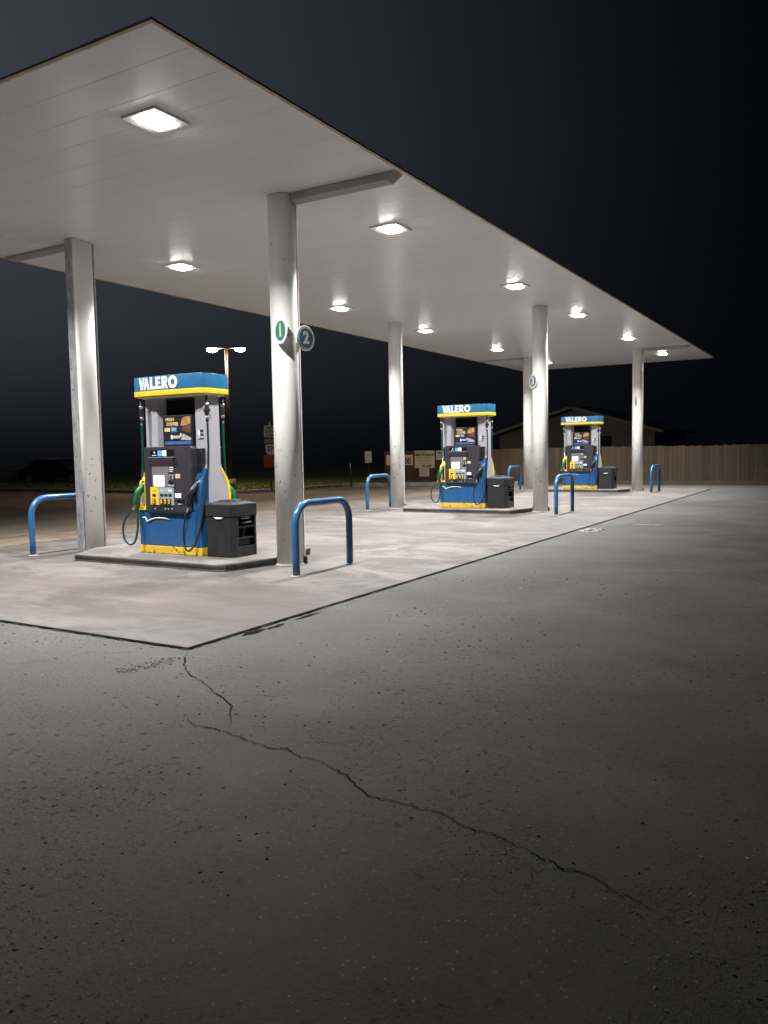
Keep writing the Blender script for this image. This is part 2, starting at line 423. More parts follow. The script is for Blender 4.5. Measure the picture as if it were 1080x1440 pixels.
ck = MB()
def fissure(mb, pts, w, z, wander=.012, step=.008, seed=1):
    rnd = random.Random(seed); P = [Vector((a[0], a[1], 0)) for a in pts]; out = []
    for a, b in zip(P, P[1:]):
        n = max(1, int((b - a).length / step)); out += [a.lerp(b, k / n) for k in range(n)]
    out.append(P[-1]); N = len(out); o1 = o2 = 0.; ww = 1.; bf = set(mb.bm.faces); prev = None
    for i, q in enumerate(out):
        t = (out[min(i + 3, N - 1)] - out[max(i - 3, 0)]).normalized(); nn = Vector((-t.y, t.x, 0))
        o1 = o1 * .93 + rnd.gauss(0, 1) * wander * .30; o2 = o2 * .5 + rnd.gauss(0, 1) * wander * .10
        ww = max(.25, min(1.7, ww * .9 + .1 + rnd.gauss(0, .14))); f = i / (N - 1)
        hw = w * ww * .5 * min(1, f * 8 + .3, (1 - f) * 5 + .12)
        c = q + nn * (o1 + o2); va = mb.bm.verts.new(c + nn * hw + Vector((0, 0, z))); vb = mb.bm.verts.new(c - nn * hw + Vector((0, 0, z)))
        if prev: mb.bm.faces.new((prev[0], prev[1], vb, va))
        prev = (va, vb)
    mb._done(bf, 'sealant')
fissure(ck, [(-4.03, 4.05), (-3.83, 3.85), (-3.67, 3.68), (-3.47, 3.56), (-3.31, 3.48), (-3.15, 3.37), (-3.01, 3.32), (-2.89, 3.24), (-2.79, 3.1), (-2.68, 2.99)], .0062, .004, .012, .008, 3)
fissure(ck, [(-3.15, 3.37), (-3.0, 3.42), (-2.8, 3.5), (-2.7, 3.62)], .003, .0042, .014, .01, 5)
fissure(ck, [(-2.29, 2.88), (-2.2, 3.0), (-2.05, 3.06), (-1.95, 3.2)], .0022, .0042, .012, .008, 11)
fissure(ck, [(-1.07, 2.56), (-1.0, 2.44), (-.9, 2.4), (-.86, 2.28)], .0018, .0042, .010, .007, 12)
fissure(ck, [(-4.3, 3.9), (-4.6, 3.7), (-4.75, 3.3), (-5.2, 3.0)], .003, .0042, .016, .01, 8)
fissure(ck, [(-3.04, 3.02), (-2.9, 2.92), (-2.75, 2.93), (-2.59, 2.9), (-2.42, 2.87), (-2.29, 2.88), (-2.13, 2.83), (-2.03, 2.83), (-1.89, 2.77), (-1.75, 2.68), (-1.62, 2.64), (-1.52, 2.63), (-1.41, 2.62), (-1.33, 2.62), (-1.25, 2.58), (-1.17, 2.56), (-1.07, 2.56), (-1.0, 2.54), (-.89, 2.51), (-.82, 2.47), (-.75, 2.47), (-.66, 2.45), (-.59, 2.42), (-.47, 2.35), (-.34, 2.27)],
      .0052, .0044, .011, .007, 4)
for pts in ([(-17.9, 11.9), (-16.9, 13.4), (-15, 15), (-13, 19)], [(-13.4, 3), (-12.6, 7.5), (-12.9, 12), (-12.5, 18), (-13, 24)], [(-16, 3), (-15.3, 9), (-15.6, 16), (-15, 24)]):
    strip(ck, pts, .03, .0082, 'sealant', .9, .08, .1)
def blob(mb, x, y, rx, ry, z, m, n=22, jit=.3):
    bf = set(mb.bm.faces); vs = []
    for k in range(n):
        a = 2 * math.pi * k / n; r = 1 + random.uniform(-jit, jit); vs.append(mb.bm.verts.new((x + rx * r * math.cos(a), y + ry * r * math.sin(a), z)))
    mb.bm.faces.new(vs); mb._done(bf, m)
blob(ck, -3.985, 4.72, .035, .11, .0052, 'sealant'); blob(ck, -3.96, 4.95, .02, .12, .0052, 'sealant', jit=.5); blob(ck, -3.97, 5.4, .015, .2, .0052, 'sealant', jit=.5)
blob(ck, -3.84, 13.28, .06, .12, .0066, 'sealant', jit=.5)
struct(ck, 'pavement_crack')
pp = MB(); blob(pp, -3.84, 13.28, .17, .34, .0046, 'patchfill', 26, .35); blob(pp, -3.2, 14.6, .25, .05, .0046, 'patchfill', 20, .5); struct(pp, 'pavement_patch')

kp = [(-70, 20.9), (-30, 20.85), (-20.2, 20.95), (-19.0, 21.2), (-18.3, 21.9), (-18.02, 22.9), (-17.95, 25), (-17.8, 26.8), (-17.2, 27.5), (-16.2, 27.9), (-14.9, 28.6), (-13.2, 29.3), (-11.5, 29.75)]
kb = MB(); bf = set()
prev = None
for i, q in enumerate(kp):
    a = Vector(kp[max(i - 1, 0)]); b = Vector(kp[min(i + 1, len(kp) - 1)]); t = (b - a).normalized(); n = Vector((-t.y, t.x))
    q = Vector(q)
    ring = [kb.bm.verts.new((*(q + n * o), z)) for o, z in ((0, -.02), (.02, .12), (.04, .135), (.15, .135), (.15, -.02))]
    if prev:
        for k in range(4): kb.bm.faces.new((prev[k], prev[k + 1], ring[k + 1], ring[k]))
    prev = ring
bmesh.ops.recalc_face_normals(kb.bm, faces=kb.bm.faces); kb._done(set(), 'kerb'); struct(kb, 'kerb')

gr = MB()
poly = [(x + .1, y + .12) for x, y in kp] + [(-11.5, 60), (-70, 60)]
vv = [gr.bm.verts.new((x, y, .10)) for x, y in poly]; gr.bm.faces.new(vv)
def inside(x, y):
    c = False
    for (x1, y1), (x2, y2) in zip(poly, poly[1:] + poly[:1]):
        if (y1 > y) != (y2 > y) and x < (x2 - x1) * (y - y1) / (y2 - y1) + x1: c = not c
    return c
k = 0
while k < 9000:
    x = random.uniform(-42, -13); y = random.uniform(20.9, 30)
    if not inside(x, y): continue
    k += 1; h = random.uniform(.03, .10); a = random.uniform(0, 6.3); w = random.uniform(.01, .03)
    dx, dy = math.cos(a) * w, math.sin(a) * w; lx, ly = random.uniform(-.04, .04), random.uniform(-.04, .04)
    gr.bm.faces.new([gr.bm.verts.new(q) for q in ((x - dx, y - dy, .10), (x + dx, y + dy, .10), (x + lx, y + ly, .10 + h))])
gr._done(set(), 'grass'); tag(gr.build('grass'), 'mown dull green grass behind the far kerb', 'grass', kind='stuff')

# loose grit on the asphalt
ico = bmesh.new(); bmesh.ops.create_icosphere(ico, subdivisions=1, radius=1)
IV = [v.co.copy() for v in ico.verts]; IF = [[v.index for v in f.verts] for f in ico.faces]; ico.free()
GV, GF = [], []
def pebble(x, y, r, z=0):
    sx, sy, sz = r * random.uniform(.7, 1.5), r * random.uniform(.7, 1.3), r * random.uniform(.35, .7); n0 = len(GV)
    for c in IV:
        q = random.uniform(.8, 1.15); GV.append((c.x * sx * q + x, c.y * sy * q + y, c.z * sz * q + z + r * .2))
    GF.extend([[n0 + k for k in f] for f in IF])
for i in range(6500):
    d = 1.6 + 7.5 * random.random() ** 1.7; az = -.53 + random.uniform(-.5, .52)
    x, y = math.sin(az) * d, math.cos(az) * d
    if x < PX1 + .02 and y > PY0 - .03: continue
    cl_ = math.sin(x * 2.3 + 1.1) + math.sin(y * 2.9 + .7 * x) + .8 * math.sin(1.3 * x - 4.1 * y)
    if cl_ + random.uniform(-1.6, 1.6) < .1: continue
    pebble(x, y, random.choice((.0016, .002, .0022, .003, .003, .004, .0065)) * (.6 + .14 * d))
for i in range(420):   # the crumbled patch by the pad corner
    t = random.random(); x = -4.02 + random.gauss(0, .035) + .05 * t; y = 3.45 + .42 * t + random.gauss(0, .02)
    pebble(x + random.gauss(0, .03), y, random.uniform(.003, .008))
for i in range(120):
    pebble(-3.84 + random.gauss(0, .09), 13.3 + random.gauss(0, .14), random.uniform(.006, .02))
for i in range(260):
    x = random.uniform(-1.9, -.2); pebble(x, 2.75 + .35 * math.sin(x * 2.1) + random.gauss(0, .16), random.uniform(.002, .005))
gme = bpy.data.meshes.new('gravel'); gme.from_pydata(GV, [], GF); gme.materials.append(M['stone']); gob = bpy.data.objects.new('gravel', gme); C.objects.link(gob)
tag(gob, 'loose grit and crumbled stones scattered over the asphalt', 'gravel', kind='stuff')

# ------------------------------------------------------------------ canopy
can = empty('canopy', ((CX0 + CX1) / 2, (CY0 + CY1) / 2, CH), 'long flat white canopy roof over all the pumps, lights set in it', 'canopy')
ox, oy, oz = can.location
def cl(x, y, z): return (x - ox, y - oy, z - oz)
ce = MB(); y = CY0 + .03
n = 63; w = (CY1 - CY0 - .036) / n
for i in range(n):
    a = cl(0, CY0 + .018 + i * w + .001, 0)[1]; b = a + w - .002
    x0 = CX0 - ox + .018; x1 = CX1 - ox - .018; sp = random.uniform(-1.2, 1.2)
    ce.bx(x0, sp - .002, a, b, 0, .012, 'ceiling', .0025, 1); ce.bx(sp + .002, x1, a, b, 0, .012, 'ceiling', .0025, 1)
ce.build('ceiling_panel', can)
hx, hy = (CX1 - CX0) / 2, (CY1 - CY0) / 2
ro = MB(); ro.bx(-hx + .054, hx - .054, -hy + .054, hy - .054, .0125, .018, 'beam'); ro.build('roof', can)
ft = MB(); e = .012
ft.bx(-hx - e, hx + e, -hy - e, -hy + .026, -.010, .012, 'fasciatrim', .003); ft.bx(-hx - e, hx + e, hy - .026, hy + e, -.010, .012, 'fasciatrim', .003)
ft.bx(-hx - e, -hx + .026, -hy + .028, hy - .028, -.010, .012, 'fasciatrim', .003); ft.bx(hx - .026, hx + e, -hy + .028, hy - .028, -.010, .012, 'fasciatrim', .003)
ft.build('edge_trim', can)
for yr in (ROWS[0], ROWS[2]):
    for x0, x1 in ((XR_ - ox + .1, hx - .06), (XL_ - ox - .1, -hx + .06)):
        d = .085 if x0 > 0 else .045; sg = 1 if x1 > x0 else -1
        bm_ = MB(); bm_.prism([(x0, -.002), (x0, -d), (x1 - sg * .12, -d), (x1, -.004)], 'y', yr - oy - .09, yr - oy + .09, 'beam', .003); bm_.build('beam', can)

LY = (5.465, 9.738, 14.377, 18.259, 22.938, 27.428); LXL, LXR = -9.50, -5.585
ordn = ('first', 'second', 'third', 'fourth', 'fifth', 'last')
lt0 = empty('ceiling_light', (LXR, LY[0], CH), 'x', 'ceiling light')
q = MB()
F, Ln = .215, .122
for a, b in (((-F, F), (Ln + .006, F)), ((-F, F), (-F, -Ln - .006)), ((-F, -Ln - .006), (-Ln - .005, Ln + .005)), ((Ln + .006, F), (-Ln - .005, Ln + .005))):
    q.bx(a[0], a[1], b[0], b[1], -.020, -.001, 'fixture', .004)
q.build('frame', lt0)
q = MB(); q.prism([(-Ln, -.026), (-Ln + .03, -.042), (Ln - .03, -.042), (Ln, -.026), (Ln, -.004), (-Ln, -.004)], 'y', -Ln, Ln, 'lens'); q.build('lens', lt0)
la = bpy.data.lights.new('led_array', 'AREA'); la.shape = 'SQUARE'; la.size = .21; la.energy = LAMP_W; la.color = (1, .98, .955); la.spread = R(SPREAD)
lo = bpy.data.objects.new('led_array', la); C.objects.link(lo); lo.parent = lt0; lo.location = (0, 0, -.046)
tag(lt0, group='lights set in the canopy ceiling')
for side, lx in (('right', LXR), ('left', LXL)):
    for i, ly in enumerate(LY):
        o = lt0 if (side == 'right' and i == 0) else copy_tree(lt0)
        o.location = (lx, ly, CH)
        o['label'] = f'square canopy light, {ordn[i]} one in the row along the {"open asphalt side" if side == "right" else "grass side"}'
lt0['label'] = 'largest square canopy light, nearest the front corner of the ceiling'

# ------------------------------------------------------------------ columns
rown = ('nearest', 'middle', 'farthest')
def column(x, yr, label, ledge=False):
    t = empty('canopy_column', (x, yr, 0), label, 'column', 'columns holding up the canopy')
    q = MB(); q.tube([(0, 0, .0), (0, 0, CH - .004)], .163, 'cream', 48); q.build('shaft', t)
    q = MB(); a, b = .108, .118
    q.box((a, b, 2.24), (.05, .06, 4.28), 'cream', .008, (0, 0, .5)); q.build('downpipe', t)
    q = MB(); q.box((a + .012, b + .008, .06), (.075, .085, .10), 'rubber', .01, (0, 0, .5)); q.build('pipe_shoe', t)
    q = MB(); q.tube([(0, 0, .0145), (0, 0, .022), (0, 0, .03)], [.185, .182, .166], 'kerb', 40); q.build('grout_collar', t)
    return t
COLR = ((-5.995, 7.84), (-5.955, 16.77), (-5.938, 25.62)); COLL = ((-9.58, 7.82), (-9.536, 16.76), (-9.51, 25.62))
cR = [column(*COLR[i], f'round cream column with chipped paint at the trash bin end of the {rown[i]} island') for i, yr in enumerate(ROWS)]
tag(cR[0], 'thick cream column with dark paint chips, carrying the round signs 1 and 2')
tag(cR[1], 'cream column with scuffs at the bin end of the middle island, hoop barrier beside it')
cL = [column(*COLL[i], f'round cream column at the green nozzle end of the {rown[i]} island') for i, yr in enumerate(ROWS) if i]
# the first left column: galvanised post with a cream cover on its face
t = empty('canopy_column', (*COLL[0], 0), 'cream column with bare galvanised steel edges, left of the nearest pump', 'column', 'columns holding up the canopy')
q = MB(); q.box((-.03, 0, CH / 2), (.15, .34, CH - .02), 'galv', .010)
for z in [.22 + .31 * k for k in range(14)]: q.box((-.06 + random.uniform(-.03, .03), -.172, z + random.uniform(-.08, .08)), (.03, .012, .03), 'galv', .004)
q.build('steel_post', t)
q = MB(); q.prism([(.046, -.165), (.07, -.16), (.085, -.12), (.092, 0), (.085, .12), (.07, .16), (.046, .165)], 'z', .015, CH - .006, 'cream', 0, True); q.build('cover', t)
q = MB(); q.box((.03, .185, CH / 2), (.09, .026, CH - .03), 'galv', .004); q.build('side_flange', t)

# ------------------------------------------------------------------ islands
for i, yr in enumerate(ROWS):
    t = empty('pump_island', (-7.66, yr, .0145), f'low raised concrete island under the {rown[i]} pump', 'island', 'raised concrete pump islands')
    hw, c = .925, .30
    P = [(-1.58, -hw + .62), (-1.22, -hw), (1.26, -hw), (1.34, -hw + .05), (1.50, -hw + .62), (1.50, .0), (1.30, hw - .05), (1.22, hw), (-1.22, hw), (-1.58, hw - .62)]
    q = MB(); q.prism(P, 'z', 0, IZ - .0145, 'island', .008); q.build('slab', t)
    q = MB()
    for a, b in zip(P, P[1:] + P[:1]):
        a, b = Vector(a), Vector(b); d = (b - a); L = d.length; m_ = (a + b) / 2; nrm = Vector((d.y, -d.x)).normalized()
        q.box((m_.x + nrm.x * .002, m_.y + nrm.y * .002, .052), (L - .004, .010, .032), 'steeledge', .003, (0, 0, math.atan2(d.y, d.x)))
    q.build('edge_band', t)

# ------------------------------------------------------------------ pumps
LET = {'V': ([(0, 1), (.28, 1), (.42, .36), (.52, 1), (.75, 1), (.46, 0), (.22, 0)], 0),
       'A': ([(.86, 1), (1.04, 1), (1.30, 0), (1.03, 0), (.91, .52), (.79, 0), (.57, 0)], 0),
       'L': ([(0, 1), (.27, 1), (.27, .25), (.58, .25), (.58, 0), (0, 0)], 1.37),
       'E': ([(0, 1), (.58, 1), (.58, .77), (.27, .77), (.27, .62), (.53, .62), (.53, .40), (.27, .40), (.27, .23), (.60, .23), (.60, 0), (0, 0)], 2.03)}
def front_y(x): return -.30 + .035 * (x / .64) ** 2
def wordmark(mb, cap, x0, z0, m):
    polys = [[(x + o, z) for x, z in P] for P, o in LET.values()]
    # R : outer with bowl, no counter cut (a separate cut ring made from strips)
    o = 2.72
    rr = [(0, 1), (.42, 1)] + [(.42 + .24 * math.sin(a), .70 + .30 * math.cos(a)) for a in (.4, .8, 1.2, 1.57, 2.0, 2.4)] + [(.52, .40), (.72, 0), (.42, 0), (.28, .34), (.27, .34), (.27, .55), (.36, .55), (.42, .60), (.44, .68), (.42, .76), (.36, .80), (.27, .80), (.27, .80), (.0, .80)]
    rr = [(0, 1), (.42, 1)] + [(.42 + .24 * math.sin(a), .70 + .30 * math.cos(a)) for a in (.4, .8, 1.2, 1.57, 2.0, 2.4)] + [(.50, .42), (.72, 0), (.43, 0), (.29, .36), (.27, .36), (.27, .57), (.36, .57), (.41, .62), (.42, .69), (.40, .76), (.35, .79), (.0, .79)]
    polys.append([(x + o, z) for x, z in rr]); polys.append([(o, .785), (o + .27, .785), (o + .27, 0), (o, 0)])
    o = 3.46; N = 28
    for k in range(N):
        a, b = 2 * math.pi * k / N, 2 * math.pi * (k + 1) / N
        ring = lambda r1, r2, a: (o + .49 + r1 * math.cos(a), .5 + r2 * math.sin(a))
        polys.append([ring(.49, .52, a), ring(.49, .52, b), ring(.22, .24, b), ring(.22, .24, a)])
    for P in polys:
        P = [(x0 + x * cap, z0 + z * cap) for x, z in P]
        bf = set(mb.bm.faces)
        f = [mb.bm.verts.new((x, front_y(x) - .006, z)) for x, z in P]
        bk = [mb.bm.verts.new((x, front_y(x) + .002, z)) for x, z in P]
        fs = [mb.bm.faces.new(f)]
        for i in range(len(P)): fs.append(mb.bm.faces.new((f[i], bk[i], bk[(i + 1) % len(P)], f[(i + 1) % len(P)])))
        bmesh.ops.recalc_face_normals(mb.bm, faces=fs)
        mb._done(bf, m)

def stadium(sx, sy, r, n=6):
    P = []
    for k in range(17):
        x = -sx + r + (2 * sx - 2 * r) * k / 16; P.append((x, (front_y(x) + .30) - sy))
    for (cx, cy, a0) in ((sx - r, -sy + r, -90), (sx - r, sy - r, 0)):
        if a0 == -90: off = front_y(sx - r) + .30
        for k in range(1, n):
            a = R(a0 + 90 * k / n); P.append((cx + r * math.cos(a), cy + r * math.sin(a) + (off * (1 - k / n) if a0 == -90 else -off * (k / n))))
    for k in range(17):
        x = sx - r - (2 * sx - 2 * r) * k / 16; P.append((x, sy - (front_y(x) + .30)))
    for (cx, cy, a0) in ((-sx + r, sy - r, 90), (-sx + r, -sy + r, 180)):
        for k in range(1, n):
            a = R(a0 + 90 * k / n); P.append((cx + r * math.cos(a), cy + r * math.sin(a) + (-off * (1 - k / n) if a0 == 90 else off * (k / n))))
    return P

def make_pump():
    t = empty('fuel_pump', (-7.66, ROWS[0] - .12, IZ), 'x', 'fuel pump', 'blue and yellow fuel pumps')
    q = MB(); q.bx(-.555, .555, -.29, .29, 0, .10, 'baseyellow', .008); q.build('base', t)
    q = MB(); q.bx(-.55, .50, -.285, .285, .101, .56, 'blue', .012)
    q.prism([(-.285, .101), (.285, .101), (.285, .56), (.21, .62), (-.21, .62), (-.285, .56)], 'x', .503, .548, 'blue', .01)
    low = q.build('lower_cabinet', t)
    for fr in (1, -1):
        q = MB()
        pts = [(-.50, -.292, .455), (-.46, -.292, .468), (-.43, -.292, .462), (-.415, -.292, .435), (-.39, -.292, .418), (-.35, -.292, .436), (-.27, -.292, .458), (-.17, -.292, .468), (-.06, -.292, .462), (.02, -.292, .448)]
        q.tube([(x * fr, y_ * fr, z) for x, y_, z in pts], [.002, .009, .010, .009, .012, .011, .008, .008, .006, .001], 'cream2', 6, 3)
        q.build('swoosh', low)
    # side panels
    prof = [(-.26, .565), (-.275, .75), (-.25, .90), (-.17, 1.05), (-.118, 1.16), (-.112, 2.05), (.112, 2.05), (.118, 1.16), (.17, 1.05), (.25, .90), (.275, .75), (.26, .565)]
    for sx in (-1, 1):
        q = MB(); a, b = sorted((sx * .500, sx * .545)); q.prism(prof, 'x', a, b, 'lavender', .006); q.build('side_panel', t)
    core = MB(); core.bx(-.499, .499, -.19, .19, .563, 1.36, 'black'); core.build('core', t)
    # pillars
    for sx in (-1, 1):
        P = [(.499, -.108), (.35, -.108), (.335, -.10), (.262, .0), (.335, .10), (.35, .108), (.499, .108)]
        P = [(x * sx, y_) for x, y_ in P]
        q = MB(); q.prism(P, 'z', 1.362, 2.05, 'lavender', 0); q.build('pillar', t)
    q = MB(); q.bx(-.26, .26, -.012, .012, 1.362, 2.048, 'darkglass'); q.build('smoked_window', t)
    # head sign
    q = MB()
    S = stadium(.64, .30, .16); q.prism(S, 'z', 2.116, 2.30, 'signblue', .004, True)
    S2 = stadium(.645, .305, .165); q.prism(S2, 'z', 2.05, 2.115, 'yellow', .003, True)
    hd = q.build('head_sign', t)
    q = MB(); q.prism(stadium(.60, .262, .14), 'z', 2.030, 2.049, 'soffit', .003); q.build('soffit', hd)
    for fr in (1, -1):
        q = MB(); wordmark(q, .157, -.46, 2.131, 'white')
        q.build('lettering', hd, rot=(0, 0, 0 if fr == 1 else math.pi))
    for fr in (1, -1):
        rz = 0 if fr == 1 else math.pi
        # black door panel and its fittings (front face at y=-.30)
        Y = -.305
        q = MB()
        q.prism([(-.405, .60), (-.39, .555), (.40, .555), (.419, .60), (.425, 1.06), (.44, 1.13), (.44, 1.36), (.42, 1.39), (-.385, 1.39), (-.40, 1.36)], 'y', Y, -.195, 'panel', .008)
        q.bx(-.36, .37, -.325, -.28, .535, .57, 'black', .008)
        pn = q.build('door_panel', t, rot=(0, 0, rz))
        W, Hh = .87, .835
        ux = lambda u: -.405 + u * W
        vz = lambda v: 1.39 - v * Hh
        def pl(mb, u0, u1, v0, v1, m, d0=.0, d1=.006, bev=.001):
            mb.bx(ux(u0), ux(u1), Y - d1, Y - d0 + .001, vz(v1), vz(v0), m, bev, 1); return mb
        q = MB(); pl(q, .14, .63, .045, .155, 'darkglass', 0, .004); pl(q, .12, .65, .156, .172, 'greyplate', 0, .022, .004)
        pl(q, .30, .40, .058, .142, 'screenblue', .004, .006); pl(q, .401, .475, .058, .142, 'screenpale', .004, .006)
        pl(q, .22, .245, .07, .10, 'white', .004, .006); pl(q, .18, .27, .125, .135, 'white', .004, .006)
        q.build('price_display', pn, rot=(0, 0, 0))
        q = MB(); pl(q, .17, .62, .30, .615, 'greyplate', 0, .010, .004); q.prism([(Y - .012, vz(.30)), (Y - .045, vz(.205)), (Y - .045, vz(.175)), (Y + .001, vz(.175)), (Y + .001, vz(.30))], 'x', ux(.15), ux(.64), 'panel', .003)
        q.build('keypad_plate', pn)
        q = MB(); pl(q, .205, .425, .44, .61, 'screenwhite', .010, .014); q.build('screen', pn)
        q = MB()
        pl(q, .515, .618, .305, .612, 'panel', .0105, .0108, 0)
        for v in (.315, .345): pl(q, .53, .615, v, v + .011, 'white', .010, .013)
        pl(q, .53, .60, .374, .384, 'white', .010, .013); pl(q, .535, .61, .43, .50, 'adgrey', .010, .018); pl(q, .55, .59, .44, .49, 'black', .018, .022)
        pl(q, .52, .62, .515, .56, 'black', .010, .03, .004); pl(q, .50, .62, .575, .61, 'gradegrey', .010, .016)
        q.build('card_reader', pn)
        q = MB(); pl(q, .12, .285, .622, .90, 'yellow', 0, .008); pl(q, .287, .60, .622, .90, 'gradegrey', 0, .0078)
        for u in (.165,): pl(q, u, u + .07, .73, .77, 'black', .008, .012); pl(q, u, u + .075, .675, .684, 'adbrown', .008, .010)
        for u in (.325, .41, .495): pl(q, u, u + .065, .725, .765, 'black', .008, .012); pl(q, u - .003, u + .068, .66, .69, 'signwhite' if u > .48 else 'adgrey', .008, .010)
        q.build('grade_panel', pn)
        for u in (.155, .315, .395, .475):
            q = MB(); pl(q, u, u + .072, .80, .888, 'black', .008, .018, .003); pl(q, u + .018, u + .054, .81, .875, 'yellow', .018, .021); pl(q, u + .03, u + .044, .83, .855, 'black', .021, .023)
            q.build('grade_button', pn)
        q = MB(); pl(q, .64, .735, .42, .485, 'beige', 0, .003); pl(q, .655, .72, .445, .452, 'faintink', .003, .004); q.build('sticker', pn)
        q = MB(); pl(q, .62, .745, .715, .785, 'white', 0, .003); pl(q, .64, .73, .735, .742, 'faintink', .003, .004); pl(q, .64, .71, .757, .763, 'faintink', .003, .004); q.build('sticker', pn)
        q = MB(); pl(q, .66, .79, .81, .875, 'darkglass', 0, .004); pl(q, .68, .76, .872, .886, 'adgrey', 0, .012)
        q.build('receipt_slot', pn)
        q = MB()
        pl(q, .17, .60, .935, .978, 'black', 0, .0012, 0)
        for u in (.19, .40, .46, .54): pl(q, u, u + .028, .945, .97, 'adgrey', 0, .002)
        q.build('icon_row', pn)
        # advertisement box between the pillars
        q = MB(); q.bx(-.262, .262, -.085, -.02, 1.392, 1.80, 'black', .006); ad = q.build('advert_frame', t, rot=(0, 0, rz))
        q = MB(); A = -.0855
        def ap(x0, x1, z0, z1, m, d=.002): q.bx(x0, x1, A - d, A, z0, z1, m)
        ap(-.235, .235, 1.42, 1.46, 'adblue'); ap(-.235, .235, 1.47, 1.775, 'black', .001)
        q.text('FRESH', .055, (-.13, A - .003, 1.745), 'adyellow', bold=.002, ext=.0008)
        q.text('COFFEE', .06, (-.09, A - .003, 1.685), 'adyellow', bold=.003, ext=.0008)
        ap(-.23, -.13, 1.59, 1.64, 'adyellow'); ap(-.115, -.01, 1.58, 1.655, 'adblue'); ap(-.10, -.03, 1.60, 1.635, 'screenpale' if 0 else 'adgrey', .003)
        ap(-.12, .03, 1.50, 1.535, 'adgrey'); ap(-.12, -.09, 1.49, 1.545, 'white', .003)
        q.prism([(.06, 1.66), (.08, 1.74), (.13, 1.775), (.235, 1.78), (.235, 1.69), (.17, 1.67)], 'y', A - .004, A, 'peach')
        q.prism([(.08, 1.60), (.11, 1.68), (.17, 1.67), (.235, 1.68), (.235, 1.56)], 'y', A - .003, A, 'adbrown')
        q.prism([(.06, 1.48), (.10, 1.56), (.235, 1.50), (.235, 1.47)], 'y', A - .0042, A, 'adgrey')
        q.prism([(.03, 1.50), (.05, 1.57), (.09, 1.54)], 'y', A - .005, A, 'beige')
        q.build('advert', ad)
        # decal on the right pillar and a strip label
        q = MB(); D = -.1085
        for z0, z1, x0, x1, m in ((1.49, 1.60, .375, .41, 'signwhite'), (1.565, 1.60, .415, .475, 'ink'), (1.52, 1.55, .415, .475, 'ink'), (1.475, 1.495, .39, .475, 'ink'), (1.50, 1.53, .385, .40, 'ink')):
            q.bx(x0, x1, D - .001, D + .0005, z0, z1, m)
        q.build('pillar_decal', t, rot=(0, 0, rz))
        # right boot: blue shoulder
        q = MB()
        q.prism([(-.285, .563), (-.296, .78), (-.275, .90), (-.205, 1.03), (-.15, 1.105), (-.118, 1.12), (-.118, .563)], 'x', .421, .5495, 'blue', .018)
        q.prism([(-.288, .64), (-.3005, .78), (-.281, .90), (-.24, .975), (-.22, .975), (-.22, .64)], 'x', .44, .515, 'black', .004)
        q.build('nozzle_boot', t, rot=(0, 0, rz))
        q = MB(); q.bx(.36, .49, -.1175, -.1085, 1.126, 1.166, 'signwhite', .001); q.bx(.36, .49, -.1176, -.1085, 1.06, 1.124, 'blue', .001); q.build('label_strip', t, rot=(0, 0, rz))
        # left boot: yellow frame with dark well
        q = MB()
        q.prism([(-.285, .563), (-.292, .78), (-.26, .93), (-.20, 1.02), (-.14, 1.10), (-.10, 1.10), (-.155, 1.02), (-.215, .93), (-.247, .78), (-.24, .563)], 'x', -.5495, -.52, 'yellow', .003)
        q.prism([(-.262, .95), (-.20, 1.03), (-.14, 1.10), (-.14, .95)], 'x', -.519, -.407, 'yellow', .006)
        q.bx(-.519, -.407, -.30, -.2, .563, .612, 'yellow', .006); q.bx(-.425, -.407, -.296, -.2, .613, .949, 'yellow', .003)
        q.bx(-.519, -.4255, -.225, -.2, .613, .949, 'black')
        q.build('nozzle_boot', t, rot=(0, 0, rz))
        # nozzles
        def nozzle(base, top, body, name):
            b, tp = Vector(base), Vector(top); d = tp - b
            q = MB(); q.tube([b + d * .18 + Vector((0, -.012, 0)), b + d * .45 + Vector((0, -.03, 0)), b + d * .66 + Vector((0, -.03, 0)), b + d * .85, b + d * .95], [.020, .034, .042, .034, .016], body, 12, 4)
            q.tube([b + d * .20 + Vector((0, -.015, 0)), b + d * .28 + Vector((-.03, -.06, 0)), b + d * .50 + Vector((-.03, -.085, 0)), b + d * .66 + Vector((0, -.06, 0))], .009, 'black', 8, 4)
            o = q.build(name, t, rot=(0, 0, rz))
            q = MB(); q.tube([b, b + d * .1, b + d * .2 + Vector((0, -.012, 0))], [.015, .019, .020], 'chrome', 10); o2 = q.build('swivel', o); q = MB(); q.tube([b + d * .93, tp + Vector((.01, .03, -.01)), tp + Vector((.02, .05, -.05))], [.015, .012, .011], 'chrome', 10, 3)
            q.build('spout', o)
        nozzle((-.575, -.37, .57), (-.47, -.265, .93), 'greenplastic', 'green_nozzle')
        nozzle((.385, -.36, .56), (.505, -.285, .95), 'black', 'black_nozzle')
        # hoses
        q = MB()
        q.tube([(-.53, -.20, 1.72), (-.532, -.205, 1.2), (-.535, -.25, .85), (-.53, -.325, .55), (-.52, -.355, .30), (-.545, -.385, .15), (-.61, -.42, .115), (-.68, -.44, .20), (-.70, -.435, .34), (-.66, -.41, .47), (-.595, -.38, .555), (-.577, -.371, .568)], .0145, 'greenhose', 10, 6)
        h = q.build('green_hose', t, rot=(0, 0, rz))
        q = MB(); q.tube([(-.53, -.20, 2.03), (-.53, -.20, 1.93), (-.53, -.20, 1.90), (-.53, -.20, 1.80), (-.53, -.20, 1.78), (-.53, -.20, 1.715)], [.014, .016, .026, .026, .02, .018], 'rubber', 10)
